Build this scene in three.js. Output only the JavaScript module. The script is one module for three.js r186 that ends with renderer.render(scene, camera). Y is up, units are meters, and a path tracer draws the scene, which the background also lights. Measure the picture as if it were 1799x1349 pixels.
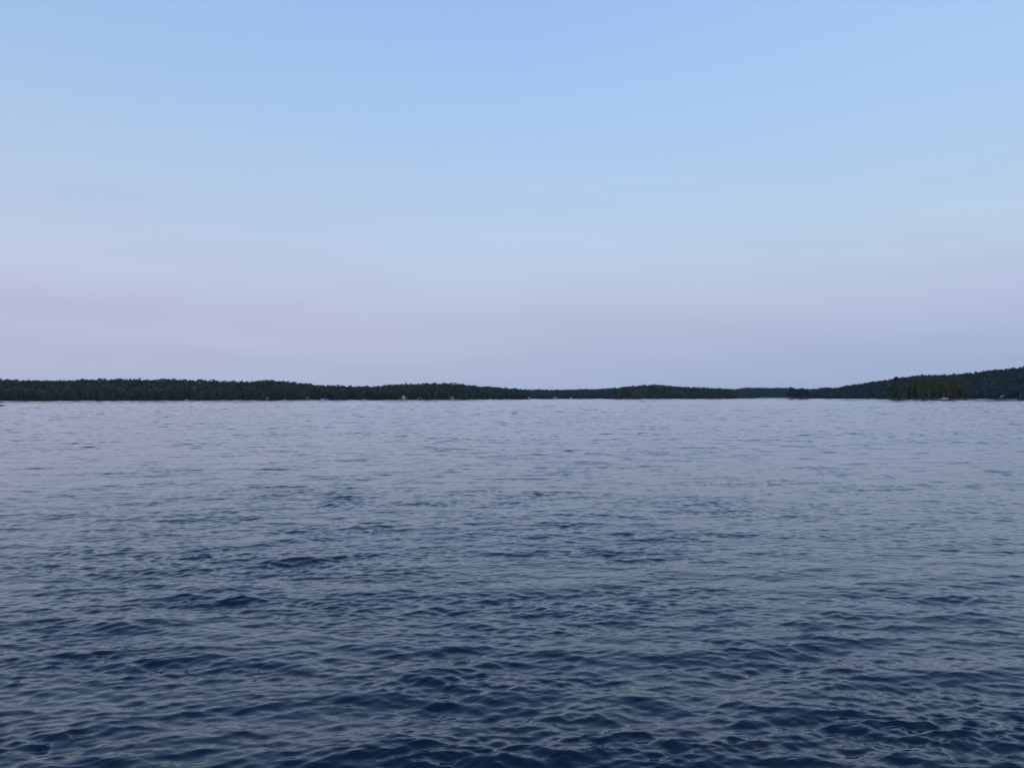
import * as THREE from 'three';
import { ImprovedNoise } from 'three/addons/math/ImprovedNoise.js';
import { mergeGeometries } from 'three/addons/utils/BufferGeometryUtils.js';

// ---------------------------------------------------------------- camera
const EYE = 1.8, FOCAL = 1350, MIDX = 899.5, MIDY = 674.5;      // surveyed bearings are given in picture units: tan(bearing) = (X - MIDX) / FOCAL
const renderer = new THREE.WebGLRenderer({ antialias: true });
renderer.setSize(1024, 767);
renderer.toneMapping = THREE.LinearToneMapping;
renderer.toneMappingExposure = 1;
renderer.shadowMap.enabled = true;
const scene = new THREE.Scene();
const camera = new THREE.PerspectiveCamera(2 * Math.atan(MIDY / FOCAL) * 180 / Math.PI, 1024 / 767, 0.1, 12000);
camera.position.set(0, EYE, 0);
camera.rotation.order = 'YXZ';
camera.rotation.set(Math.atan(25.6 / FOCAL), 0, -0.00165);

// ---------------------------------------------------------------- sky: dusk, sun just down behind the viewer
const lin = (c) => (c <= 0.04045 ? c / 12.92 : Math.pow((c + 0.055) / 1.055, 2.4));
const L3 = (r, g, b) => [lin(r / 255), lin(g / 255), lin(b / 255)];
const noise = new ImprovedNoise();
const smooth = (a, b, x) => { const t = Math.min(1, Math.max(0, (x - a) / (b - a))); return t * t * (3 - 2 * t); };
function ramp(stops, e) {
  if (e <= stops[0][0]) return stops[0][1];
  for (let i = 1; i < stops.length; i++) if (e < stops[i][0]) {
    const t = (e - stops[i - 1][0]) / (stops[i][0] - stops[i - 1][0]), a = stops[i - 1][1], b = stops[i][1];
    return [0, 1, 2].map((k) => a[k] + (b[k] - a[k]) * t);
  }
  return stops[stops.length - 1][1];
}
// colour by elevation in degrees: blue-grey earth shadow, pink band, pale blue, deeper blue overhead
const SKY_NORTH = [[0, L3(181, 189, 213)], [2.5, L3(182, 188, 214)], [4, L3(186, 192, 217)], [6, L3(186, 191, 219)], [8.5, L3(191, 199, 226)], [11, L3(188, 202, 229)], [15, L3(180, 202, 230)], [20, L3(168, 197, 232)], [24, L3(162, 193, 233)], [28, L3(157, 190, 234)], [36, L3(142, 178, 231)], [50, L3(112, 152, 211)], [70, L3(84, 123, 187)], [90, L3(76, 114, 177)]];
const SKY_MID = [[0, L3(176, 189, 217)], [2.5, L3(177, 187, 216)], [4, L3(180, 188, 217)], [6.5, L3(186, 195, 223)], [9, L3(189, 204, 230)], [12, L3(184, 206, 233)], [16, L3(177, 204, 237)], [20, L3(168, 200, 239)], [24, L3(160, 195, 241)], [28, L3(156, 190, 240)], [36, L3(142, 178, 231)], [50, L3(112, 152, 211)], [70, L3(84, 123, 187)], [90, L3(76, 114, 177)]];
const SKY_EAST = [[0, L3(162, 180, 212)], [2.5, L3(163, 180, 212)], [4.5, L3(172, 186, 216)], [6.5, L3(180, 191, 220)], [9, L3(184, 199, 226)], [12, L3(184, 207, 231)], [16, L3(177, 206, 238)], [20, L3(172, 203, 241)], [24, L3(168, 200, 241)], [28, L3(165, 198, 242)], [36, L3(142, 178, 231)], [50, L3(112, 152, 211)], [70, L3(84, 123, 187)], [90, L3(76, 114, 177)]];
{
  const W = 2048, H = 1024, data = new Float32Array(W * H * 4);
  for (let j = 0; j < H; j++) {
    const el = ((j + 0.5) / H - 0.5) * 180;
    const e = Math.max(0, el);
    const n = ramp(SKY_NORTH, e), m = ramp(SKY_MID, e), r = ramp(SKY_EAST, e);
    for (let i = 0; i < W; i++) {
      const phi = ((i + 0.5) / W - 0.5) * 2 * Math.PI;            // atan2(z, x)
      const az = Math.atan2(Math.cos(phi), -Math.sin(phi)) * 180 / Math.PI;  // 0 ahead, + to the right
      let c;
      const k = Math.sin(Math.max(-90, Math.min(90, az * 90 / 60)) * Math.PI / 180);
      const side = Math.abs(az) > 60 ? 1 - smooth(60, 180, Math.abs(az)) : Math.abs(k);   // the two sides meet again behind
      const s = k < 0 ? n : r;
      c = [0, 1, 2].map((q) => m[q] + (s[q] - m[q]) * Math.min(1, side * 1.15));
      // faint drifting bands of thin smoke haze low down
      const x = Math.cos(phi) * 3, z = Math.sin(phi) * 3, lift = el + 1.2 * noise.noise(x * 0.7, z * 0.7, 3.1);
      const band = noise.noise(x * 0.8 + 7, z * 0.8, lift * 0.42) * 0.6 + noise.noise(x * 2.1, z * 2.1 + 4, lift * 0.9) * 0.4;
      const f = 1 + 0.07 * band * (1 - smooth(3, 26, el));
      const o = (j * W + i) * 4;
      for (let q = 0; q < 3; q++) data[o + q] = c[q] * f;
      data[o + 3] = 1;
    }
  }
  const sky = new THREE.DataTexture(data, W, H, THREE.RGBAFormat, THREE.FloatType);
  sky.mapping = THREE.EquirectangularReflectionMapping;
  sky.magFilter = THREE.LinearFilter;
  sky.needsUpdate = true;
  scene.background = sky;
  scene.environment = sky;
}
const sun = new THREE.DirectionalLight(new THREE.Color(1, 0.8, 0.62), 0.5);
sun.position.set(900, 260, 1500);
sun.target.position.set(0, 0, -600);
sun.castShadow = true;
sun.shadow.radius = 22;
sun.shadow.mapSize.set(4096, 4096);
Object.assign(sun.shadow.camera, { left: -2500, right: 2500, top: 1500, bottom: -1500, near: 1, far: 7000 });
scene.add(sun, sun.target);
scene.fog = new THREE.FogExp2(new THREE.Color(0.5, 0.72, 1.0), 0.000035);

// ---------------------------------------------------------------- helpers
function mulberry(a) { return () => { a |= 0; a = a + 0x6D2B79F5 | 0; let t = Math.imul(a ^ a >>> 15, 1 | a); t = t + Math.imul(t ^ t >>> 7, 61 | t) ^ t; return ((t ^ t >>> 14) >>> 0) / 4294967296; }; }
const rnd = mulberry(20240817);
const rr = (a, b) => a + (b - a) * rnd();
const gauss = () => Math.sqrt(-2 * Math.log(1 - rnd())) * Math.cos(2 * Math.PI * rnd());
const bear = (X) => (X - MIDX) / FOCAL;                            // tangent of the bearing
const taken = new Map();
function numbered(n) { const k = taken.get(n) ?? 0; taken.set(n, k + 1); return k ? n + '_' + String(k).padStart(3, '0') : n; }
function shade(o) { o.traverse((m) => { if (m.isMesh) { m.castShadow = true; m.receiveShadow = true; } }); return o; }
function tag(o, label, category, group, kind) {
  if (label) o.userData.label = label;
  if (category) o.userData.category = category;
  if (group) o.userData.group = group;
  if (kind) o.userData.kind = kind;
  return o;
}
function thing(name, label, category, group) { const g = new THREE.Group(); g.name = numbered(name); scene.add(g); return tag(g, label, category, group); }
function part(name, geo, mat, parent) { const m = new THREE.Mesh(geo, mat); m.name = name; parent.add(m); return shade(m); }
const mat = (r, g, b, rough = 0.85, more = {}) => new THREE.MeshStandardMaterial({ color: new THREE.Color().setRGB(r, g, b), roughness: rough, ...more });
const box = (w, h, d, x = 0, y = 0, z = 0) => new THREE.BoxGeometry(w, h, d).translate(x, y, z);
const interp = (pts, X) => {
  if (X <= pts[0][0]) return pts[0][1];
  for (let i = 1; i < pts.length; i++) if (X <= pts[i][0]) { const t = (X - pts[i - 1][0]) / (pts[i][0] - pts[i - 1][0]); return pts[i - 1][1] + (pts[i][1] - pts[i - 1][1]) * t; }
  return pts[pts.length - 1][1];
};

// ---------------------------------------------------------------- the lake: wind chop as real geometry
{
  const wr = mulberry(77);
  const g1 = () => Math.sqrt(-2 * Math.log(1 - wr())) * Math.cos(2 * Math.PI * wr());
  const waves = [];
  const N = 170, LMIN = 0.048, LMAX = 2.2, SLOPE = 0.205;
  let varSum = 0;
  for (let i = 0; i < N; i++) {
    const l = LMIN * Math.pow(LMAX / LMIN, (i + wr()) / N), k = 2 * Math.PI / l, lw = Math.log(l);
    const spread = l > 0.5 ? 0.3 : l > 0.16 ? 0.45 : 0.58;
    const dir = 0.1 + g1() * spread;                             // travel direction, measured from +z (towards the viewer)
    const hump = (at, width) => Math.exp(-0.5 * Math.pow((lw - Math.log(at)) / width, 2));
    let s = 0.62 * hump(0.72, 0.45) + 0.62 * hump(0.22, 0.5) + 1.05 * hump(0.085, 0.42);   // long-crested chop, wavelets on it, fine ripples on those
    s *= 0.75 + 0.5 * wr();
    varSum += s * s / 2;
    waves.push({ dx: Math.sin(dir), dz: Math.cos(dir), k, l, s, ph: wr() * 2 * Math.PI, chop: true });
  }
  for (const w of waves) w.s *= SLOPE / Math.sqrt(varSum);
  // out on the open lake the chop is carried by longer waves, which the coarser mesh there can still shape
  const LONG = 150, long = [];
  for (let i = 0; i < LONG; i++) {
    const l = 0.06 * Math.pow(90 / 0.06, (i + wr()) / LONG), dir = 0.1 + g1() * 0.42;
    long.push({ dx: Math.sin(dir), dz: Math.cos(dir), k: 2 * Math.PI / l, l, s: 0.75 + 0.5 * wr(), ph: wr() * 2 * Math.PI });
  }
  // columns: fine ahead, coarse round the back; rows: spacing grows with distance
  const cols = [], FINE = 0.62, STEP = 0.0024;
  for (let a = -Math.PI; a < -FINE - 0.04; a += 0.07) cols.push(a);
  for (let a = -FINE; a <= FINE; a += STEP) cols.push(a);
  for (let a = FINE + 0.05; a < Math.PI; a += 0.07) cols.push(a);
  const rows = [];
  for (let r = 0.6; r < 3; r *= 1.04) rows.push(r);
  for (let r = 3; r < 18; r *= 1.0027) rows.push(r);
  for (let r = rows[rows.length - 1] * 1.0026; r < 120; r *= 1.0026) rows.push(r);
  for (let r = rows[rows.length - 1] * 1.003; r < 330; r *= 1.0034) rows.push(r);
  for (let r = rows[rows.length - 1] * 1.0042; r < 3300; r *= 1.0055) rows.push(r);
  for (let r = 3400; r < 8000; r *= 1.06) rows.push(r);
  const SKEW = 1.0, nc = cols.length, nr = rows.length, pos = new Float32Array(nc * nr * 3), nor = new Float32Array(nc * nr * 3);
  for (let j = 0; j < nr; j++) {
    const r = rows[j], calm = Math.max(0.36 - 0.23 * smooth(90, 500, r), Math.pow(Math.max(1, r / 5.6), -0.75)), SL = SLOPE * calm, cell = r > 3300 ? r * 0.05 : r > 330 ? r * 0.0052 : r * (0.0025 + 0.0008 * smooth(90, 160, r));
    const act = [];
    let kept = 0;
    for (const w of waves) { const f = smooth(2.4, 4.5, w.l / cell), a = w.s * calm; kept += f * f * a * a / 2; if (f > 0) act.push([w, f, a * f]); }
    const lost = Math.max(0, SL * SL - kept);
    if (lost > 1e-6 && r < 3300) {
      const band = []; let v = 0;
      for (const w of long) { const q = w.l / cell, f = smooth(2.6, 4, q) * (1 - smooth(4.5, 8, q)); if (f > 0) { band.push([w, f * w.s]); v += f * f * w.s * w.s / 2; } }
      const g = Math.sqrt(lost / Math.max(v, 1e-9));
      for (const [w, f] of band) act.push([w, 1, f * g]);
    }
    for (let i = 0; i < nc; i++) {
      const X = r * Math.sin(cols[i]), Z = -r * Math.cos(cols[i]);
      // gusts: rougher and smoother water, from metre-wide patches to lanes tens of metres across
      const lane = noise.noise(X * 0.004 + 3, Z * 0.016, 1.7) + 0.6 * noise.noise(X * 0.015, Z * 0.05, 8.2);
      const patch = r < 120 ? noise.noise(X * 0.28, Z * 0.45, 5.5) + 0.6 * noise.noise(X * 0.8 + 9, Z * 1.1, 2.2) : 0;
      const swell = 0.35 * noise.noise(X * 0.11, Z * 0.2, 3.3) + (r < 200 ? 0.9 * noise.noise(X * 0.6, Z * 1.3, 6.3) + 0.4 * noise.noise(X * 1.7, Z * 3, 1.3) : 0.5 * noise.noise(X * 0.07, Z * 0.05, 6.3));
      const open = smooth(8, 30, r);                               // farther out the wavelets come in scattered groups
      const big = Math.exp(0.2 * lane + (0.95 + 0.4 * open) * swell - 0.12 - 0.08 * open), small = Math.exp(0.4 * lane + 0.7 * patch + 0.6 * swell - 0.15);
      let hx = 0, hy = 0, hz = 0, sx = 0, sz = 0, jx = 0, jz = 0, jxz = 0;
      for (let n = 0; n < act.length; n++) {
        const e = act[n], w = e[0], g = w.chop && w.l < 0.2 ? small : big;
        const t = w.k * (w.dx * X + w.dz * Z) + w.ph, c = Math.cos(t), s = Math.sin(t);
        const slope = e[2] * g, q = w.l > 0.08 ? 0.8 : 0.35;
        const d = s - SKEW * 0.5 * (c * c - s * s);                // steep narrow fronts, long gentle backs
        sx -= slope * w.dx * d; sz -= slope * w.dz * d;
        jx += q * slope * w.dx * w.dx * c; jz += q * slope * w.dz * w.dz * c; jxz += q * slope * w.dx * w.dz * c;
        if (e[1] > 0) { const a = slope / w.k; hy += a * c * (1 + 0.5 * SKEW * s); hx -= q * a * w.dx * s; hz -= q * a * w.dz * s; }
      }
      // tangents of the choppy surface, crossed
      const ax = 1 - jx, az = -jxz, bx = -jxz, bz = 1 - jz;
      let nx = az * sz - sx * bz, ny = ax * bz - az * bx, nz = sx * bx - ax * sz;
      if (ny < 0.15) ny = 0.15;
      const inv = 1 / Math.hypot(nx, ny, nz), o = (j * nc + i) * 3;
      pos[o] = X + hx; pos[o + 1] = hy; pos[o + 2] = Z + hz;
      nor[o] = nx * inv; nor[o + 1] = ny * inv; nor[o + 2] = nz * inv;
    }
  }
  const idx = new Uint32Array((nr - 1) * nc * 6);
  let p = 0;
  for (let j = 0; j < nr - 1; j++) for (let i = 0; i < nc; i++) {
    const i2 = (i + 1) % nc, a = j * nc + i, b = j * nc + i2, c = a + nc, d = b + nc;
    idx[p++] = a; idx[p++] = b; idx[p++] = d; idx[p++] = a; idx[p++] = d; idx[p++] = c;
  }
  const geo = new THREE.BufferGeometry();
  geo.setAttribute('position', new THREE.BufferAttribute(pos, 3));
  geo.setAttribute('normal', new THREE.BufferAttribute(nor, 3));
  geo.setIndex(new THREE.BufferAttribute(idx, 1));
  const m = new THREE.MeshPhysicalMaterial({ color: new THREE.Color().setRGB(0.0015, 0.009, 0.018), roughness: 0.035, ior: 1.56, specularIntensity: 1 });
  const lake = new THREE.Mesh(geo, m);
  lake.name = 'lake_water'; lake.receiveShadow = true; lake.castShadow = true;
  tag(lake, 'dark blue lake with small wind ripples', 'water', null, 'structure');
  scene.add(lake);
  console.log('lake', nc, nr, idx.length / 3);
}

// ---------------------------------------------------------------- land: each wooded shore is a piece of terrain of its own
const fbm = (x, y) => noise.noise(x, y, 0.3) + 0.5 * noise.noise(x * 2.1, y * 2.1, 4.7) + 0.25 * noise.noise(x * 4.3, y * 4.3, 9.1);
const soil = mat(0.045, 0.042, 0.03, 1), sand = mat(0.42, 0.37, 0.29, 0.95), grass = mat(0.06, 0.085, 0.03, 1);
const HOR = (X) => 701.4 - X * 0.00165;                            // eye level in picture units, with the tilt of the camera
class Shore {
  constructor(name, x0, x1, depth, line, deep, ridge, label, tall = 12) { Object.assign(this, { name, x0, x1, depth, line, deep, ridge, tall, label, clear: [] }); }
  front(X) { const z = interp(this.depth, X); return z + 14 * fbm(X * 0.021, z * 0.001) + 5 * noise.noise(X * 0.15, 3, 1); }
  crest(X) { const z = this.front(X) + this.ridge; return Math.max(1.5, (HOR(X) - interp(this.line, X)) / FOCAL * z + EYE - this.tall); }
  scale(X) { const z = this.front(X) + this.ridge; return Math.min(1, Math.max(0.35, ((HOR(X) - interp(this.line, X)) / FOCAL * z + EYE - 1.5) / this.tall)); }
  height(X, s) {
    if (s < 0) return Math.max(-3, s * 0.14);
    const h = Math.min(1.1, s * 0.22), e = this.crest(X), t = smooth(0, 1, s / this.ridge);
    return h + (e - 1.1) * (0.75 * t + 0.25 * Math.min(1, s / this.ridge)) * (s > this.ridge ? Math.max(0, 1 - (s - this.ridge) / (this.deep - this.ridge + 60) * 0.5) : 1) + (s > 12 ? 1.4 * fbm(X * 0.05, s * 0.03) * Math.min(1, (s - 12) / 40) : 0);
  }
  at(X, s, lift = 0) { const z = this.front(X) + s; return new THREE.Vector3(bear(X) * z, this.height(X, s) + lift, -z); }
  build() {
    const nu = Math.max(12, Math.round((this.x1 - this.x0) / 5)), ss = [-26, -12, -4, 0, 1.5, 3, 6, 10, 18, 30, 45, 65, 90, 120, 160, 200, 250, 300, 360, 430, 520].filter((s) => s < this.deep).concat(this.deep), ns = ss.length;
    const v = [], ix = [];
    for (let i = 0; i <= nu; i++) { const X = this.x0 + (this.x1 - this.x0) * i / nu; for (const s of ss) { const p = this.at(X, s); v.push(p.x, p.y, p.z); } }
    for (let i = 0; i < nu; i++) for (let j = 0; j < ns - 1; j++) { const a = i * ns + j, b = a + ns; ix.push(a, b, a + 1, b, b + 1, a + 1); }
    const g = new THREE.BufferGeometry(); g.setAttribute('position', new THREE.Float32BufferAttribute(v, 3)); g.setIndex(ix); g.computeVertexNormals();
    const m = new THREE.Mesh(g, soil); m.name = this.name; shade(m); scene.add(m); tag(m, this.label, 'terrain', null, 'structure');
  }
}
const westShore = new Shore('wooded_hillside', -260, 934,
  [[-260, 860], [0, 960], [180, 1000], [240, 1075], [285, 1040], [400, 1100], [520, 1120], [600, 1160], [680, 1215], [760, 1260], [850, 1400], [934, 1560]],
  [[-260, 660], [0, 667], [60, 668], [120, 668.5], [140, 666.5], [175, 666], [250, 666.5], [300, 666.5], [350, 668], [400, 669.5], [440, 670.5], [452, 668], [480, 667.5], [510, 671], [550, 675], [580, 677], [610, 678], [660, 678.5], [680, 676], [730, 674.5], [770, 673], [800, 673.5], [820, 675.5], [845, 679], [856, 678], [880, 681], [912, 683], [925, 686], [934, 697]], 420, 270, 'low wooded hill of the near shore');
const bayShore = new Shore('wooded_hillside_001', 900, 1300,
  [[900, 2350], [1060, 2300], [1110, 2000], [1230, 2050], [1300, 2200]],
  [[900, 684], [1000, 684], [1050, 683], [1080, 680.5], [1130, 676], [1155, 675], [1180, 678], [1200, 679], [1250, 681], [1285, 683], [1300, 690]], 420, 240, 'low wooded ridge at the back of the bay');
const farShore = new Shore('wooded_hillside_002', 1265, 1500,
  [[1265, 2950], [1340, 3000], [1500, 2900]],
  [[1265, 683], [1290, 683], [1310, 680], [1340, 680.5], [1380, 681], [1420, 683], [1450, 681.5], [1500, 680]], 520, 300, 'far wooded ridge behind the sandy beach');
const eastShore = new Shore('wooded_hillside_003', 1418, 2060,
  [[1418, 1950], [1500, 1700], [1600, 1480], [1700, 1260], [1800, 1150], [2060, 1000]],
  [[1418, 690], [1440, 682], [1475, 680], [1482, 677], [1500, 675.5], [1530, 671], [1570, 665], [1600, 661], [1620, 658], [1650, 657.5], [1700, 656], [1730, 651.5], [1760, 648.5], [1799, 644.5], [1900, 638], [2060, 630]], 520, 330, 'high wooded hillside');
const shores = [westShore, bayShore, farShore, eastShore];

// ---------------------------------------------------------------- trees
function quads(list) {                                            // list of {p, n, w, h, c}: leaf sprays as small bent faces
  const v = [], nn = [], cc = [], ix = [];
  const u = new THREE.Vector3(), w = new THREE.Vector3(), q = new THREE.Vector3();
  for (const { p, n, s, c } of list) {
    u.set(rr(-1, 1), rr(-1, 1), rr(-1, 1)).cross(n).normalize(); w.crossVectors(n, u);
    const b = v.length / 3, bend = s * 0.25;
    for (const [a, d] of [[-1, -0.25], [0.15, -0.8], [1, 0.2], [-0.1, 0.85]]) {
      q.copy(p).addScaledVector(u, a * s).addScaledVector(w, d * s).addScaledVector(n, (a === 1 || a === -1) ? -bend : 0);
      v.push(q.x, q.y, q.z); nn.push(n.x, n.y, n.z); cc.push(...c);
    }
    ix.push(b, b + 1, b + 2, b, b + 2, b + 3);
  }
  const g = new THREE.BufferGeometry();
  g.setAttribute('position', new THREE.Float32BufferAttribute(v, 3));
  g.setAttribute('normal', new THREE.Float32BufferAttribute(nn, 3));
  g.setAttribute('color', new THREE.Float32BufferAttribute(cc, 3));
  g.setIndex(ix);
  return g;
}
function paint(g, r, gg, b) { const n = g.attributes.position.count, c = new Float32Array(n * 3); for (let i = 0; i < n; i++) { c[i * 3] = r; c[i * 3 + 1] = gg; c[i * 3 + 2] = b; } g.setAttribute('color', new THREE.BufferAttribute(c, 3)); g.deleteAttribute('uv'); return g; }
function limb(a, b, r0, r1, seg = 6) {
  const d = new THREE.Vector3().subVectors(b, a), g = new THREE.CylinderGeometry(r1, r0, d.length(), seg, 1);
  g.translate(0, d.length() / 2, 0); g.applyQuaternion(new THREE.Quaternion().setFromUnitVectors(new THREE.Vector3(0, 1, 0), d.normalize())); g.translate(a.x, a.y, a.z); return g;
}
const V = (x, y, z) => new THREE.Vector3(x, y, z);
function broadleaf() {                                            // about 17 m
  const H = rr(15.5, 18.5), list = [], wood = [], top = V(rr(-0.6, 0.6), H * 0.72, rr(-0.6, 0.6));
  wood.push(limb(V(0, -0.6, 0), top, 0.28, 0.1, 7));
  const n = 15, w = rr(3.4, 4.6);
  for (let i = 0; i < n; i++) {
    const f = (i + rr(0.1, 0.9)) / n, y = H * (0.2 + 0.74 * f), wide = w * Math.sqrt(Math.max(0.05, Math.sin(Math.PI * (0.12 + 0.8 * f)))), a = i * 2.4 + rr(-0.5, 0.5), rad = wide * rr(0.35, 0.8);
    const c = V(Math.cos(a) * rad, y, Math.sin(a) * rad), R = rr(1.3, 2.2) * (1.15 - 0.45 * f);
    wood.push(limb(V(top.x * y / H, y * 0.78, top.z * y / H), c, 0.09, 0.03, 4));
    const t = rr(0.6, 1.45);
    for (let k = 0; k < 52; k++) {
      const d = V(gauss(), gauss() * 0.85 + 0.15, gauss()).normalize(), q = c.clone().addScaledVector(d, R * (0.62 + 0.45 * rnd()));
      const nrm = d.add(V(rr(-1, 1), rr(-0.6, 1), rr(-1, 1)).multiplyScalar(0.75)).normalize(), e = t * rr(0.75, 1.25);
      list.push({ p: q, n: nrm, s: rr(0.32, 0.62), c: [e, e * rr(0.95, 1.05), e] });
    }
  }
  return { crown: quads(list), wood: mergeGeometries(wood) };
}
function pine() {                                                 // white pine with layered plumes, about 20 m
  const H = rr(18.5, 21.5), list = [], wood = [limb(V(0, -0.6, 0), V(rr(-0.4, 0.4), H * 0.97, rr(-0.4, 0.4)), 0.3, 0.05, 7)];
  const whorls = 15, low = rr(0.16, 0.3);
  for (let i = 0; i < whorls; i++) {
    const f = i / (whorls - 1), y = H * (low + (0.98 - low) * f), len = (3.6 * Math.pow(1 - f, 0.7) + 0.5) * (f < 0.2 ? rr(0.5, 1) : 1);
    const nb = f > 0.85 ? 4 : 5;
    for (let b = 0; b < nb; b++) {
      if (rnd() < 0.13) continue;
      const a = (b / nb) * 6.283 + i * 1.1 + rr(-0.35, 0.35), l = len * rr(0.55, 1.15), up = rr(0.05, 0.35) * l;
      const tip = V(Math.cos(a) * l, y + up, Math.sin(a) * l);
      wood.push(limb(V(0, y, 0), tip, 0.06, 0.02, 3));
      const t = rr(0.6, 1.4), m = 7 + Math.round(l * 4.5);
      for (let k = 0; k < m; k++) {
        const g = 0.3 + 0.75 * Math.sqrt(rnd()), q = V(tip.x * g + gauss() * 0.34, y + up * g + 0.12 + gauss() * 0.2, tip.z * g + gauss() * 0.34), e = t * rr(0.75, 1.25);
        list.push({ p: q, n: V(gauss() * 0.5, 1, gauss() * 0.5).add(V(Math.cos(a) * 0.5, 0, Math.sin(a) * 0.5)).normalize(), s: rr(0.28, 0.55), c: [e, e, e] });
      }
    }
  }
  return { crown: quads(list), wood: mergeGeometries(wood) };
}
const pines = [0, 1, 2, 3].map(pine), leafy = [0, 1, 2, 3].map(broadleaf);
for (const t of [...pines, ...leafy]) { t.whole = mergeGeometries([t.crown, paint(t.wood.clone(), 0.9, 0.7, 0.9)]); }
const foliage = (r, g, b) => mat(r, g, b, 0.9, { vertexColors: true, side: THREE.DoubleSide });
const PINE = [foliage(0.036, 0.066, 0.036), foliage(0.044, 0.078, 0.038), foliage(0.030, 0.058, 0.040)];
const LEAF = [foliage(0.050, 0.086, 0.036), foliage(0.064, 0.098, 0.034), foliage(0.040, 0.072, 0.038)];
const WARMPINE = [foliage(0.110, 0.116, 0.036), foliage(0.120, 0.114, 0.036), foliage(0.086, 0.100, 0.034)];
const forestMat = foliage(1, 1, 1);
const bark = mat(0.075, 0.062, 0.052, 1), paleBark = mat(0.16, 0.14, 0.12, 1);
const P = (a) => a[Math.floor(rnd() * a.length)];

// single trees one can pick out
function tree(kind, pos, h, label, group, mats, wood = bark) {
  const t = P(kind === 'pine' ? pines : leafy), base = kind === 'pine' ? 20 : 17, g = thing(kind === 'pine' ? 'pine_tree' : 'broadleaf_tree', label, 'tree', group);
  part('trunk', t.wood, wood, g); part('crown', t.crown, P(mats), g);
  const s = h / base; g.scale.set(s * rr(0.88, 1.14), s, s * rr(0.88, 1.14)); g.rotation.y = rr(0, 6.28); g.position.copy(pos); g.rotation.z = rr(-0.03, 0.03); g.updateMatrix();
  return g;
}
// the mass of the wood behind
function forest(shore, label, step, xr, pineShare, front) {
  const root = new THREE.Group(); root.name = numbered('forest'); scene.add(root); tag(root, label, 'forest', null, 'stuff');
  const spots = [[], [], [], [], [], [], [], []], m = new THREE.Matrix4(), q = new THREE.Quaternion(), e = new THREE.Euler(), c = new THREE.Color();
  const S = shore.deep;
  for (let s = front; s < S; s += step * (s > 120 ? 1.15 : 1)) {
    const dX = step / ((shore.front((xr[0] + xr[1]) / 2) + s) / FOCAL);
    for (let X = xr[0]; X < xr[1]; X += dX) {
      const X2 = X + rr(-0.5, 0.5) * dX, s2 = s + rr(-0.5, 0.5) * step, p = shore.at(X2, Math.max(1.2, s2));
      if (shore.clear.some(([cx, cw, cs]) => Math.abs(X2 - cx) < cw && s2 < cs)) continue;
      if (p.y < 0.25) continue;
      const isPine = rnd() < pineShare + 0.35 * noise.noise(p.x * 0.008, p.z * 0.008, 2), k = Math.floor(rnd() * 4) + (isPine ? 0 : 4);
      const emergent = isPine && rnd() < 0.08 ? rr(1.1, 1.32) : 1;
      const h = shore.scale(X2) * (isPine ? rr(0.44, 0.62) : rr(0.5, 0.8)) * emergent, w = h * (emergent > 1 ? rr(0.8, 1) : isPine ? rr(1.1, 1.4) : rr(1.2, 1.65));
      m.compose(V(p.x, p.y - 0.2, p.z), q.setFromEuler(e.set(rr(-0.03, 0.03), rr(0, 6.28), rr(-0.03, 0.03))), V(w, h, w));
      const tone = rr(0.42, 1.6), stand = 1 + 0.25 * noise.noise(p.x * 0.012, p.z * 0.012, 6);
      if (isPine) c.setRGB(0.034 * tone, 0.056 * tone * stand, 0.036 * tone); else c.setRGB(0.068 * tone * stand, 0.102 * tone, 0.046 * tone);
      spots[k].push([m.clone(), c.clone()]);
    }
  }
  let total = 0;
  spots.forEach((list, k) => {
    if (!list.length) return;
    const im = new THREE.InstancedMesh(k < 4 ? pines[k].whole : leafy[k - 4].whole, forestMat, list.length);
    list.forEach(([mm, cc], i) => { im.setMatrixAt(i, mm); im.setColorAt(i, cc); });
    im.name = k < 4 ? 'pines' : 'broadleaves'; im.castShadow = im.receiveShadow = true; tag(im, null, null, null, 'stuff'); root.add(im); total += list.length;
  });
  console.log(root.name, total);
}
// clearings round the cottages: [bearing, half width, depth]
westShore.clear.push([540, 3.2, 16], [470, 3, 10], [709, 3.6, 22], [737, 5, 9], [794, 5, 16], [930, 2.6, 30]);
bayShore.clear.push([975, 6, 20], [1003, 3, 18]);
farShore.clear.push([1355, 30, 14]);
eastShore.clear.push([1763, 4, 14], [1793, 2, 8], [1755, 36, 9]);
for (const s of shores) s.build();

function frontRow(shore, x0, x1, gap, s0, s1, pineShare, label, group) {
  for (let X = x0; X < x1; X += gap * rr(0.7, 1.3)) {
    const s = rr(s0, s1);
    if (shore.clear.some(([cx, cw, cs]) => Math.abs(X - cx) < cw && s < cs)) continue;
    const isPine = rnd() < pineShare, p = shore.at(X, s, -0.15);
    tree(isPine ? 'pine' : 'leafy', p, (isPine ? rr(10, 14.5) : rr(8, 12.5)) * shore.scale(X), label + (isPine ? ', layered pine' : ', rounded crown'), group + (isPine ? ' (pines)' : ' (broadleaves)'), isPine ? PINE : LEAF, rnd() < 0.35 ? paleBark : bark);
  }
}
frontRow(westShore, -8, 926, 7.2, 1.5, 6, 0.55, 'front tree of the long dark wooded shore lined with docks', 'front trees of the long wooded shore');
frontRow(eastShore, 1430, 1815, 8.5, 2, 8, 0.3, 'front tree at the foot of the high wooded hill', 'front trees below the high hill');
frontRow(bayShore, 935, 1290, 8.5, 2, 8, 0.4, 'front tree of the hazy ridge across the bay', 'front trees across the bay');
forest(westShore, 'dense dark mixed wood covering the low hill above the docks', 6.2, [-250, 928], 0.45, 9);
forest(bayShore, 'hazy wood covering the ridge at the back of the bay', 7.5, [900, 1298], 0.35, 11);
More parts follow.
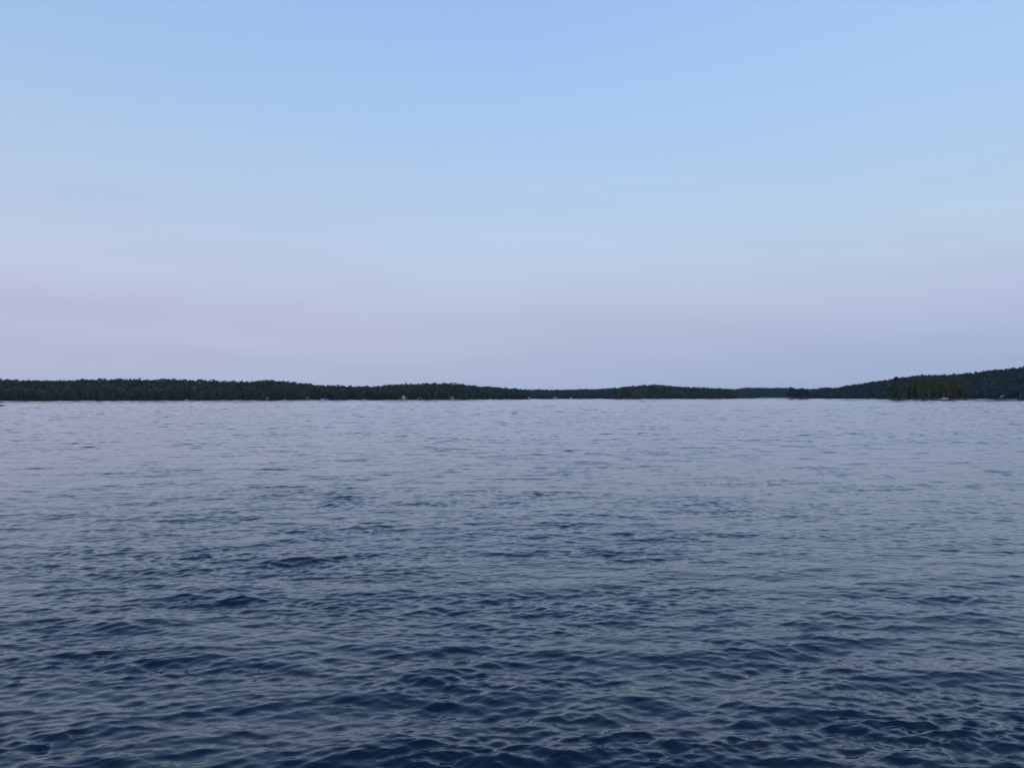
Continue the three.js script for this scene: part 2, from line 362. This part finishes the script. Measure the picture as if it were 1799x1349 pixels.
forest(farShore, 'far bluish wood behind the pale beach', 8.5, [1268, 1498], 0.3, 15);
forest(eastShore, 'dense wood of rounded crowns covering the high hill', 6.6, [1424, 1900], 0.22, 11);

// shoreline scrub, too small to tell apart
{
  const bush = broadleaf().crown; bush.translate(0, -3.2, 0);
  const root = new THREE.Group(); root.name = 'shore_scrub'; scene.add(root); tag(root, 'low scrub along the waterline of the wooded shores', 'scrub', null, 'stuff');
  const add = (shore, x0, x1, gap, s0, s1, col, hmin, hmax, nm) => {
    const list = [];
    for (let X = x0; X < x1; X += gap * rr(0.4, 1.6)) {
      const s = rr(s0, s1); if (shore.clear.some(([cx, cw]) => cw < 10 && Math.abs(X - cx) < cw * 0.8)) continue;
      const p = shore.at(X, s), h = rr(hmin, hmax) / 14; list.push([new THREE.Matrix4().compose(p, new THREE.Quaternion().setFromEuler(new THREE.Euler(0, rr(0, 6), 0)), V(h * rr(1, 2), h, h * rr(1, 2))), rr(0.7, 1.3)]);
    }
    const im = new THREE.InstancedMesh(bush, forestMat, list.length), c = new THREE.Color();
    list.forEach(([m, t], i) => { im.setMatrixAt(i, m); im.setColorAt(i, c.setRGB(col[0] * t, col[1] * t, col[2] * t)); });
    im.name = nm; im.castShadow = im.receiveShadow = true; tag(im, null, null, null, 'stuff'); root.add(im);
  };
  add(westShore, -12, 926, 2.6, 0.6, 5, [0.038, 0.05, 0.028], 1.2, 4, 'shrubs');
  add(bayShore, 935, 1295, 2.2, 1, 9, [0.045, 0.058, 0.035], 2, 5, 'shrubs');
  add(eastShore, 1425, 1830, 2.2, 1, 9, [0.042, 0.056, 0.03], 1.5, 4.5, 'shrubs');
  add(eastShore, 1705, 1830, 1.0, 0.8, 9, [0.105, 0.062, 0.034], 1.5, 3.4, 'reddish_brush');
  add(farShore, 1290, 1330, 1.5, 1, 9, [0.07, 0.09, 0.04], 2, 4, 'shrubs');
}

// ---------------------------------------------------------------- islets
const rockMat = mat(0.17, 0.155, 0.14, 0.95), darkRock = mat(0.045, 0.045, 0.05, 0.8);
function rockGeo(seed, detail = 2) {
  const g = new THREE.IcosahedronGeometry(1, detail), p = g.attributes.position;
  for (let i = 0; i < p.count; i++) { const x = p.getX(i), y = p.getY(i), z = p.getZ(i), f = 1 + 0.32 * noise.noise(x * 1.3 + seed, y * 1.3, z * 1.3) + 0.14 * noise.noise(x * 3 + seed, y * 3, z * 3); p.setXYZ(i, x * f, y * f, z * f); }
  g.computeVertexNormals(); return g;
}
const rocks = [1.3, 5.7, 9.9].map((s) => rockGeo(s, 1));
function islet(X0, X1, Z, thick, label, rise = 1.6) {
  const xa = bear(X0) * Z, xb = bear(X1) * Z, cx = (xa + xb) / 2, hx = (xb - xa) / 2, nu = 48, nrg = 9, v = [], ix = [];
  const radius = (a) => 1 + 0.10 * noise.noise(Math.cos(a) * 1.6 + X0, Math.sin(a) * 1.6, 2) + 0.05 * noise.noise(Math.cos(a) * 5 + X0, Math.sin(a) * 5, 7);
  const height = (f) => (f > 1 ? -(f - 1) * 6 : rise * (1 - Math.pow(f, 3)));
  for (let j = 0; j <= nrg; j++) for (let i = 0; i < nu; i++) { const a = i / nu * 6.28319, f = j / nrg * 1.2, k = f * radius(a); v.push(Math.cos(a) * hx * k, height(f) + (f < 1 ? 0.25 * noise.noise(i, j, 1) : 0), Math.sin(a) * thick * k); }
  for (let j = 0; j < nrg; j++) for (let i = 0; i < nu; i++) { const a = j * nu + i, b = j * nu + (i + 1) % nu; ix.push(a, b, a + nu, b, b + nu, a + nu); }
  const g = new THREE.BufferGeometry(); g.setAttribute('position', new THREE.Float32BufferAttribute(v, 3)); g.setIndex(ix); g.computeVertexNormals();
  const m = new THREE.Mesh(g, soil); m.name = numbered('islet'); m.position.set(cx, 0, -Z); shade(m); scene.add(m); tag(m, label, 'island', null, 'structure');
  return { at: (u, w) => { const a = Math.atan2(w, u), f = Math.hypot(u, w) / radius(a); return V(cx + u * hx, height(Math.min(f, 1)) - 0.15, -Z + w * thick); }, Z, hx, thick, cx, X0, X1 };
}
function rim(isle, n, label, group, from = 0, to = 6.283, size = [0.5, 1.3]) {            // boulders round an islet's waterline
  for (let i = 0; i < n; i++) {
    const a = from + (to - from) * (i + rr(0.2, 0.8)) / n, p = isle.at(Math.cos(a) * 0.99, Math.sin(a) * 0.99), m = new THREE.Mesh(P(rocks), rockMat), s = rr(...size);
    m.name = numbered('boulder'); m.position.set(p.x, 0.1, p.z); m.scale.set(s * rr(1, 2), s * rr(0.6, 0.9), s); m.rotation.y = rr(0, 6); scene.add(shade(m)); tag(m, label, 'rock', group);
  }
}
function isletTrees(isle, spots, label, group, mats) {            // spots: [along -1..1, across -1..1, height, kind]
  for (const [u, w, h, k] of spots) tree(k, isle.at(u, w), h, label + (k === 'pine' ? ', layered pine' : ', rounded crown'), group + (k === 'pine' ? ' (pines)' : ' (broadleaves)'), mats, rnd() < 0.35 ? paleBark : bark);
}
const bigIsle = islet(1563, 1701, 830, 26, 'low wooded islet of tall olive-green trees in front of the high hill', 1.5);
{
  const spots = [], prof = [[-1, 6], [-0.9, 12], [-0.78, 18], [-0.66, 23], [-0.5, 22], [-0.35, 21], [-0.2, 23], [-0.05, 19], [0.1, 21], [0.2, 24], [0.35, 24], [0.5, 22], [0.65, 21], [0.8, 17], [0.92, 13], [1, 8]];
  for (let i = 0; i < 84; i++) { const u = -0.95 + 1.9 * (i + rr(0, 1)) / 84, wmax = 0.85 * Math.sqrt(1 - u * u), w = rr(-1, 1) * wmax; const h = interp(prof, u) * (w > 0.1 ? rr(0.4, 0.85) : rr(0.75, 1.02)); spots.push([u, w, h, rnd() < 0.5 ? 'pine' : 'leafy']); }
  isletTrees(bigIsle, spots, 'tree on the low islet of tall olive-green trees', 'trees of the olive-green islet', WARMPINE);
  rim(bigIsle, 26, 'grey boulder at the waterline of the olive-green islet', 'boulders of the olive-green islet', 0.1, 3.04);
}
const pineIsle = islet(1382, 1423, 1420, 13, 'tiny islet of pines with a low middle, in front of the beach', 1.4);
{
  const spots = []; const prof = [[-1, 9], [-0.85, 18], [-0.62, 23], [-0.5, 21], [-0.38, 19], [-0.25, 16], [-0.1, 17], [0.1, 19], [0.3, 20], [0.5, 20], [0.7, 18], [0.88, 14], [1, 6]];
  for (let i = 0; i < 30; i++) { const u = -0.9 + 1.78 * (i + rr(0, 1)) / 30, w = rr(-0.7, 0.7) * Math.sqrt(1 - u * u); spots.push([u, w, interp(prof, u) * (i % 3 === 0 ? rr(0.4, 0.7) : rr(0.8, 1)), rnd() < 0.7 ? 'pine' : 'leafy']); }
  isletTrees(pineIsle, spots, 'tree on the tiny pine islet before the beach', 'trees of the tiny pine islet', PINE);
  rim(pineIsle, 12, 'boulder at the waterline of the tiny pine islet', 'boulders of the tiny pine islet', 0, 3.1, [0.6, 1.5]);
}
const bayIsle = islet(1075, 1127, 1560, 16, 'dark wooded islet with a pale rocky edge', 1.6);
{
  const spots = []; const prof = [[-1, 9], [-0.85, 17], [-0.6, 22], [-0.3, 23], [0, 24], [0.3, 24], [0.6, 23], [0.85, 21], [1, 14]];
  for (let i = 0; i < 36; i++) { const u = -0.92 + 1.84 * (i + rr(0, 1)) / 36, w = rr(-0.75, 0.75) * Math.sqrt(1 - u * u); spots.push([u, w, interp(prof, u) * rr(0.75, 1), rnd() < 0.5 ? 'pine' : 'leafy']); }
  isletTrees(bayIsle, spots, 'tree on the dark islet with a pale rocky edge', 'trees of the rock-edged islet', WARMPINE);
  rim(bayIsle, 20, 'pale boulder along the edge of the dark islet', 'boulders of the rock-edged islet', 0, 3.14, [0.8, 1.8]);
}
const twinIsle = islet(1228, 1290, 1720, 18, 'wooded islet of two clumps of trees with pale trunks', 1.6);
{
  const spots = []; const prof = [[-1, 7], [-0.9, 12], [-0.6, 21], [-0.2, 24], [0.05, 25], [0.2, 24], [0.3, 15], [0.42, 12], [0.55, 16], [0.75, 18], [0.92, 17], [1, 9]];
  for (let i = 0; i < 40; i++) { const u = -0.92 + 1.84 * (i + rr(0, 1)) / 40, w = rr(-0.75, 0.75) * Math.sqrt(1 - u * u); spots.push([u, w, interp(prof, u) * rr(0.72, 1), rnd() < 0.5 ? 'pine' : 'leafy']); }
  isletTrees(twinIsle, spots, 'tree on the islet of two clumps', 'trees of the two-clump islet', WARMPINE);
  rim(twinIsle, 16, 'boulder at the waterline of the two-clump islet', 'boulders of the two-clump islet', 0, 3.14, [0.7, 1.5]);
}
// the sandy beach at the far end of the bay
{
  const v = [], ix = [], n = 30, ss = [-6, 0, 4, 9, 14];
  for (let i = 0; i <= n; i++) { const X = 1318 + (1392 - 1318) * i / n; for (const s of ss) { const z = farShore.front(X) - 8 + s; v.push(bear(X) * z, s < 0 ? -0.8 : 0.1 + 0.28 * s * smooth(1318, 1340, X) + 0.1 * noise.noise(i * 0.7, s, 2), -z); } }
  for (let i = 0; i < n; i++) for (let j = 0; j < ss.length - 1; j++) { const a = i * ss.length + j, b = a + ss.length; ix.push(a, b, a + 1, b, b + 1, a + 1); }
  const g = new THREE.BufferGeometry(); g.setAttribute('position', new THREE.Float32BufferAttribute(v, 3)); g.setIndex(ix); g.computeVertexNormals();
  const m = new THREE.Mesh(g, sand); m.name = 'sandy_beach'; scene.add(shade(m)); tag(m, 'pale strip of sandy beach under the far ridge', 'beach', null, 'structure');
}
// dark ledge of rock that slopes into the water
{
  const g = new THREE.IcosahedronGeometry(1, 4), p = g.attributes.position;
  for (let i = 0; i < p.count; i++) { let x = p.getX(i), y = p.getY(i), z = p.getZ(i); const f = 1 + 0.12 * noise.noise(x * 2, y * 2, z * 2) + 0.05 * noise.noise(x * 6, y * 6, z * 6); x *= f; z *= f; y *= f; y = y * 0.9 * (x > -0.2 ? Math.max(0.12, 1 - (x + 0.2) * 0.72) : 1); p.setXYZ(i, x * 3.6, y * 1.15, z * 1.7); }
  g.computeVertexNormals();
  const m = new THREE.Mesh(g, darkRock); m.name = 'rock_ledge'; m.position.set(bear(8) * 200 - 3.3, 0.0, -200); scene.add(shade(m)); tag(m, 'dark low rock sloping into the open water, away from any shore', 'rock');
}

// ---------------------------------------------------------------- cottages, docks and boats along the shores
const white = mat(0.75, 0.75, 0.72, 0.5), cream = mat(0.62, 0.56, 0.42, 0.8), brown = mat(0.12, 0.075, 0.05, 0.85), redBrown = mat(0.2, 0.075, 0.05, 0.85), grey = mat(0.2, 0.2, 0.19, 0.85), tan = mat(0.45, 0.33, 0.2, 0.85);
const roofDark = mat(0.06, 0.055, 0.055, 0.9), roofRed = mat(0.2, 0.07, 0.05, 0.9), roofGrey = mat(0.22, 0.21, 0.2, 0.9), plank = mat(0.28, 0.25, 0.22, 0.9), glass = new THREE.MeshPhysicalMaterial({ color: new THREE.Color().setRGB(0.02, 0.025, 0.03), roughness: 0.05 }), navy = mat(0.03, 0.05, 0.12, 0.6), metal = mat(0.5, 0.5, 0.52, 0.4, { metalness: 0.8 });
function cottage(pos, w, d, h, wallM, roofM, label, { turn = 0, trim = white, chimney = true, porch = false, gableFront = false } = {}) {
  const g = thing('cottage', label, 'house'), pitch = w * 0.32;
  const sh = new THREE.Shape([new THREE.Vector2(-w / 2, 0), new THREE.Vector2(w / 2, 0), new THREE.Vector2(w / 2, h), new THREE.Vector2(0, h + pitch), new THREE.Vector2(-w / 2, h)]);
  const wall = new THREE.ExtrudeGeometry(sh, { depth: d, bevelEnabled: false }).translate(0, 0, -d / 2);
  part('wall', wall, wallM, g);
  const len = Math.hypot(w / 2, pitch) + 0.5, ang = Math.atan2(pitch, w / 2);
  const roof = mergeGeometries([-1, 1].map((s) => new THREE.BoxGeometry(len, 0.18, d + 0.9).rotateZ(-s * ang).translate(s * (w / 4 + 0.12), h + pitch / 2 + 0.06, 0)));
  const rf = part('roof', roof, roofM, g);
  if (chimney) part('chimney', box(0.7, 1.8, 0.7, w * 0.2, h + pitch * 0.95, -d * 0.2), roofDark, rf);
  for (const x of w > 7 ? [-w * 0.32, 0, w * 0.32] : [-w * 0.27, w * 0.27]) { const f = part('window', box(1.5, 1.5, 0.08, x, h * 0.58, d / 2 + 0.04), trim, g); part('pane', box(1.2, 1.2, 0.04, x, h * 0.58, d / 2 + 0.1), glass, f); }
  const dr = part('door', box(0.95, 2.05, 0.07, w * 0.02, 1.05, d / 2 + 0.035), trim, g); part('handle', box(0.12, 0.06, 0.08, w * 0.02 + 0.32, 1.05, d / 2 + 0.1), metal, dr);
  if (porch) { part('porch_roof', box(w * 0.9, 0.14, 2.2, 0, 2.45, d / 2 + 1.25), roofM, g); for (const s of [-1, 1]) part('porch_post', box(0.22, 2.4, 0.22, s * w * 0.42, 1.2, d / 2 + 2.2), trim, g); }
  g.position.copy(pos); g.rotation.y = turn + (gableFront ? 0 : Math.PI / 2 * 0);
  return g;
}
function hullGeo(L, B, D) {
  const st = [[-0.5, 0.86, 1], [-0.25, 0.97, 1], [0, 1, 1], [0.22, 0.9, 1.04], [0.38, 0.58, 1.1], [0.47, 0.24, 1.16], [0.5, 0.04, 1.2]], v = [], ix = [];
  for (const [x, b, t] of st) for (const [y, z] of [[D * t, -B / 2 * b], [D * 0.35, -B / 2 * b * 0.9], [-D * 0.25, 0], [D * 0.35, B / 2 * b * 0.9], [D * t, B / 2 * b], [D * t - 0.1, 0]]) v.push(x * L, y, z);
  for (let i = 0; i < st.length - 1; i++) for (let j = 0; j < 6; j++) { const a = i * 6 + j, b = i * 6 + (j + 1) % 6; ix.push(a, b, a + 6, b, b + 6, a + 6); }
  for (let j = 1; j < 5; j++) ix.push(0, j + 1, j);
  const g = new THREE.BufferGeometry(); g.setAttribute('position', new THREE.Float32BufferAttribute(v, 3)); g.setIndex(ix); return g.toNonIndexed();
}
function motorboat(pos, turn, label, { L = 5.8, top = false, mast = 0, M = white } = {}) {
  const g = thing('motorboat', label, 'boat'), hg = hullGeo(L, 2.1, 0.75); hg.computeVertexNormals(); part('hull', hg, M, g);
  const w = new THREE.BoxGeometry(0.08, 0.55, 1.6); w.rotateZ(0.5); part('windshield', w.translate(L * 0.1, 1.02, 0), glass, g);
  part('seat', box(0.6, 0.5, 1.6, -L * 0.18, 0.95, 0), navy, g);
  const e = part('outboard_motor', box(0.4, 0.9, 0.4, -L * 0.5 - 0.18, 0.75, 0), darkRock, g); part('cowling', box(0.46, 0.4, 0.42, -L * 0.5 - 0.18, 1.35, 0), darkRock, e);
  if (top) { part('canopy', box(2.4, 0.08, 1.9, -L * 0.1, 2.15, 0), white, g); for (const sx of [-1, 1]) for (const sz of [-1, 1]) part('canopy_pole', box(0.05, 1.4, 0.05, -L * 0.1 + sx * 1.1, 1.42, sz * 0.88), metal, g); }
  if (mast) part('mast', new THREE.CylinderGeometry(0.06, 0.09, mast, 6).translate(L * 0.05, mast / 2 + 0.5, 0), white, g);
  g.position.copy(pos); g.rotation.y = turn; return g;
}
function pontoon(pos, turn, label) {
  const g = thing('pontoon_boat', label, 'boat'), L = 7.2;
  for (const s of [-1, 1]) part('float', new THREE.CapsuleGeometry(0.32, L - 0.7, 4, 8).rotateZ(Math.PI / 2).translate(0, 0.15, s * 0.85), metal, g);
  part('deck', box(L, 0.12, 2.4, 0, 0.55, 0), plank, g);
  for (const s of [-1, 1]) part('side_panel', box(L * 0.92, 0.7, 0.06, 0, 0.97, s * 1.15), white, g);
  for (const s of [-1, 1]) part('end_panel', box(0.06, 0.7, 2.2, s * L * 0.46, 0.97, 0), white, g);
  part('canopy', box(3.4, 0.1, 2.4, -0.8, 2.5, 0), white, g);
  for (const sx of [-1, 1]) for (const sz of [-1, 1]) part('canopy_pole', box(0.06, 1.5, 0.06, -0.8 + sx * 1.6, 1.78, sz * 1.1), metal, g);
  g.position.copy(pos); g.rotation.y = turn; return g;
}
function dock(pos, turn, L, w, label, { M = plank, rail = false } = {}) {
  const g = thing('dock', label, 'dock'), n = Math.round(L / 0.6);
  part('deck', mergeGeometries(Array.from({ length: n }, (_, i) => box(0.54, 0.07, w, (i + 0.5) * L / n - L / 2, 0.62, 0))), M, g).userData.kind = 'stuff';
  for (const s of [-1, 1]) part('beam', box(L, 0.2, 0.12, 0, 0.47, s * w * 0.42), M, g);
  for (let i = 0; i <= Math.ceil(L / 3.2); i++) for (const s of [-1, 1]) part('post', new THREE.CylinderGeometry(0.1, 0.1, rail ? 3 : 2.4, 6).translate(-L / 2 + 0.2 + i * (L - 0.4) / Math.ceil(L / 3.2), rail ? 0.1 : -0.25, s * (w / 2 + 0.06)), rail ? white : M, g);
  g.position.copy(pos); g.rotation.y = turn; return g;
}
function boathouse(pos, turn, w, d, wallM, roofM, label) {
  const g = thing('boathouse', label, 'boathouse');
  for (const s of [-1, 1]) part('side_wall', box(0.18, 2.6, d, s * (w / 2 - 0.1), 1.5, 0), wallM, g);
  part('back_wall', box(w - 0.4, 2.6, 0.18, 0, 1.5, -d / 2 + 0.1), wallM, g);
  part('lintel', box(w - 0.4, 0.5, 0.16, 0, 2.55, d / 2 - 0.1), wallM, g);
  const pitch = w * 0.22, len = Math.hypot(w / 2, pitch) + 0.4, ang = Math.atan2(pitch, w / 2);
  for (const s of [-1, 1]) part('roof_slope', new THREE.BoxGeometry(len, 0.16, d + 0.8).rotateZ(-s * ang).translate(s * (w / 4 + 0.1), 2.85 + pitch / 2, 0), roofM, g);
  const tri = new THREE.Shape([new THREE.Vector2(-w / 2, 0), new THREE.Vector2(w / 2, 0), new THREE.Vector2(0, pitch)]);
  part('gable', new THREE.ExtrudeGeometry(tri, { depth: 0.16, bevelEnabled: false }).translate(0, 2.81, d / 2 - 0.18), wallM, g);
  for (const s of [-1, 1]) part('corner_post', box(0.3, 3, 0.3, s * (w / 2 + 0.02), 1.3, d / 2 + 0.05), white, g);
  part('deck', box(w + 2.4, 0.2, 2, 0, 0.5, d / 2 + 1.2), plank, g);
  g.position.copy(pos); g.rotation.y = turn; return g;
}
const W = westShore, on = (sh, X, s, y = 0) => { const p = sh.at(X, s); if (s < 0) p.y = y; return p; };
// along the low wooded shore
motorboat(on(W, 327, -5), 0.2, 'small white motorboat moored off the unbroken dark wood', { L: 4.6 });
cottage(on(W, 470, 8), 6, 7, 2.6, brown, roofDark, 'small brown cottage half hidden among the trees', { trim: tan });
motorboat(on(W, 499.5, -4), 1.1, 'small bright white boat beside the brown cottages', { L: 4.2, top: true });
dock(on(W, 526, -4), 0.1, 6, 1.8, 'short grey dock below the brown-roofed cottage');
cottage(on(W, 540, 13), 6.5, 8, 2.8, brown, roofRed, 'brown cottage with a dull red roof set back under trees', { trim: tan });
dock(on(W, 548, -3), 0, 5, 1.6, 'short dock next to the dull red-roofed cottage');
pontoon(on(W, 567, -6), 0.05, 'white pontoon boat with a canopy lying along the shore');
dock(on(W, 574, -3), 1.3, 7, 1.8, 'dock with white posts behind the pontoon boat', { rail: true });
motorboat(on(W, 641, -5), -0.3, 'white motorboat alone between the pontoon boat and the cream cottage', { L: 5, top: true });
dock(on(W, 677.5, -2), 0.03, 10, 2, 'long brown dock parallel to the shore, before the cream cottage', { M: brown });
motorboat(on(W, 702, -7), 0.4, 'white motorboat in front of the cream cottage', { L: 6.2 });
cottage(on(W, 709, 12, 0), 5.6, 7, 4.2, cream, roofGrey, 'tall cream cottage under dark trees', { trim: white });
cottage(on(W, 715.5, 9), 5, 6, 2.3, brown, roofDark, 'low brown cabin joined to the bank by the cream cottage', { trim: tan, chimney: false });
boathouse(on(W, 737, -1.5), 0, 6.6, 6, redBrown, roofRed, 'red-brown boathouse with white corner posts');
dock(on(W, 745, -4), 0, 5, 1.6, 'short dock beside the red-brown boathouse');
cottage(on(W, 793.5, 5), 6.5, 7, 3, grey, roofRed, 'grey cottage with a red roof and white porch posts by the water', { porch: true });
dock(on(W, 796.5, -6), 1.45, 8, 1.8, 'dock with tall white posts before the red-roofed grey cottage', { rail: true });
dock(on(W, 833, -3), 0.1, 5, 1.8, 'weathered dock below unbroken trees, beyond the red-roofed cottage');
motorboat(on(W, 861, -6), 0.3, 'white boat with a thin mast', { L: 6.4, mast: 5 });
dock(on(W, 873, -4), 0.05, 9, 2, 'long low dock next to the masted boat');
motorboat(on(W, 886, -5), 0, 'white motorboat between two low docks', { L: 5.6, top: true });
dock(on(W, 894, -4), 0.02, 8, 2, 'low dock on the wooded point, beyond the canopied boat');
cottage(on(W, 930, 18, 0), 4.2, 6, 2.4, cream, roofGrey, 'cream gabled cottage on the tip of the wooded point', { chimney: false });
// across the bay
cottage(on(bayShore, 975, 12), 13, 9, 3.4, grey, roofGrey, 'large pale grey house across the bay', {});
cottage(on(bayShore, 1003.5, 8), 5.5, 7, 2.8, cream, roofGrey, 'small cream gabled house across the bay', { chimney: false, porch: true });
{
  for (const [a, b, nm] of [[1010, 1034, 'pale stone retaining wall beside the cream gabled house'], [1034, 1062, 'pale stone retaining wall further along the bay from the cream gabled house']]) {
    const A = on(bayShore, a, 0.5), B = on(bayShore, b, 0.5), g = thing('retaining_wall', nm, 'wall'), L = A.distanceTo(B), m = mat(0.33, 0.31, 0.28, 0.95);
    part('wall_face', box(L, 1.3, 0.6, 0, 0.5, 0), m, g); part('coping', box(L, 0.18, 0.8, 0, 1.24, 0), sand, g);
    g.position.copy(A).add(B).multiplyScalar(0.5); g.position.y = 0.1; g.rotation.y = -Math.atan2(B.z - A.z, B.x - A.x);
  }
}
motorboat(V(bear(1149) * 1900, 0, -1900), 0.5, 'white boat with a short mast off the ridge, between two wooded islets', { L: 7.5, top: true, mast: 4 });
motorboat(V(bear(1162) * 1900, 0, -1900), 0.1, 'white open motorboat off the ridge, next to the short-masted boat', { L: 8 });
motorboat(V(bear(1400.5) * 1395, 0, -1395), 0.2, 'small white boat moored at the tiny pine islet', { L: 5 });
// by the olive-green islet and the foot of the high hill
pontoon(V(bear(1660) * 795, 0, -795), 0.1, 'white pontoon boat moored at the olive-green islet');
motorboat(V(bear(1651.5) * 797, 0, -797), -0.2, 'white motorboat beside the pontoon boat at the olive-green islet', { L: 4.4 });
dock(V(bear(1656) * 801, 0, -801), 0, 7, 1.8, 'wooden dock at the olive-green islet');
cottage(on(eastShore, 1763, 9), 6.2, 6, 2, tan, tan, 'tan hut with a steep roof in reddish brush', { trim: brown, chimney: false });
{
  const g = thing('wooden_post_tower', 'tall tan wooden post on the shore beyond the reddish brush', 'post'), M = tan;
  part('shaft', new THREE.CylinderGeometry(0.55, 0.7, 5.6, 10).translate(0, 2.8, 0), M, g); part('cap', new THREE.CylinderGeometry(0.85, 0.75, 0.4, 10).translate(0, 5.8, 0), brown, g);
  g.position.copy(on(eastShore, 1793.5, 4));
}
dock(on(eastShore, 1736, -4), 0.1, 6, 1.8, 'short grey dock in front of the reddish brush');
dock(on(eastShore, 1512, -4), 0.1, 7, 2, 'pale dock at the foot of the high hill, beside the two small boats');
motorboat(on(eastShore, 1519, -5), 0.1, 'white motorboat next to the pale dock under the high hill', { L: 6 });
motorboat(on(eastShore, 1531, -5), 0.3, 'white canopied boat under the high hill, beyond the pale dock', { L: 5.5, top: true });

renderer.render(scene, camera);
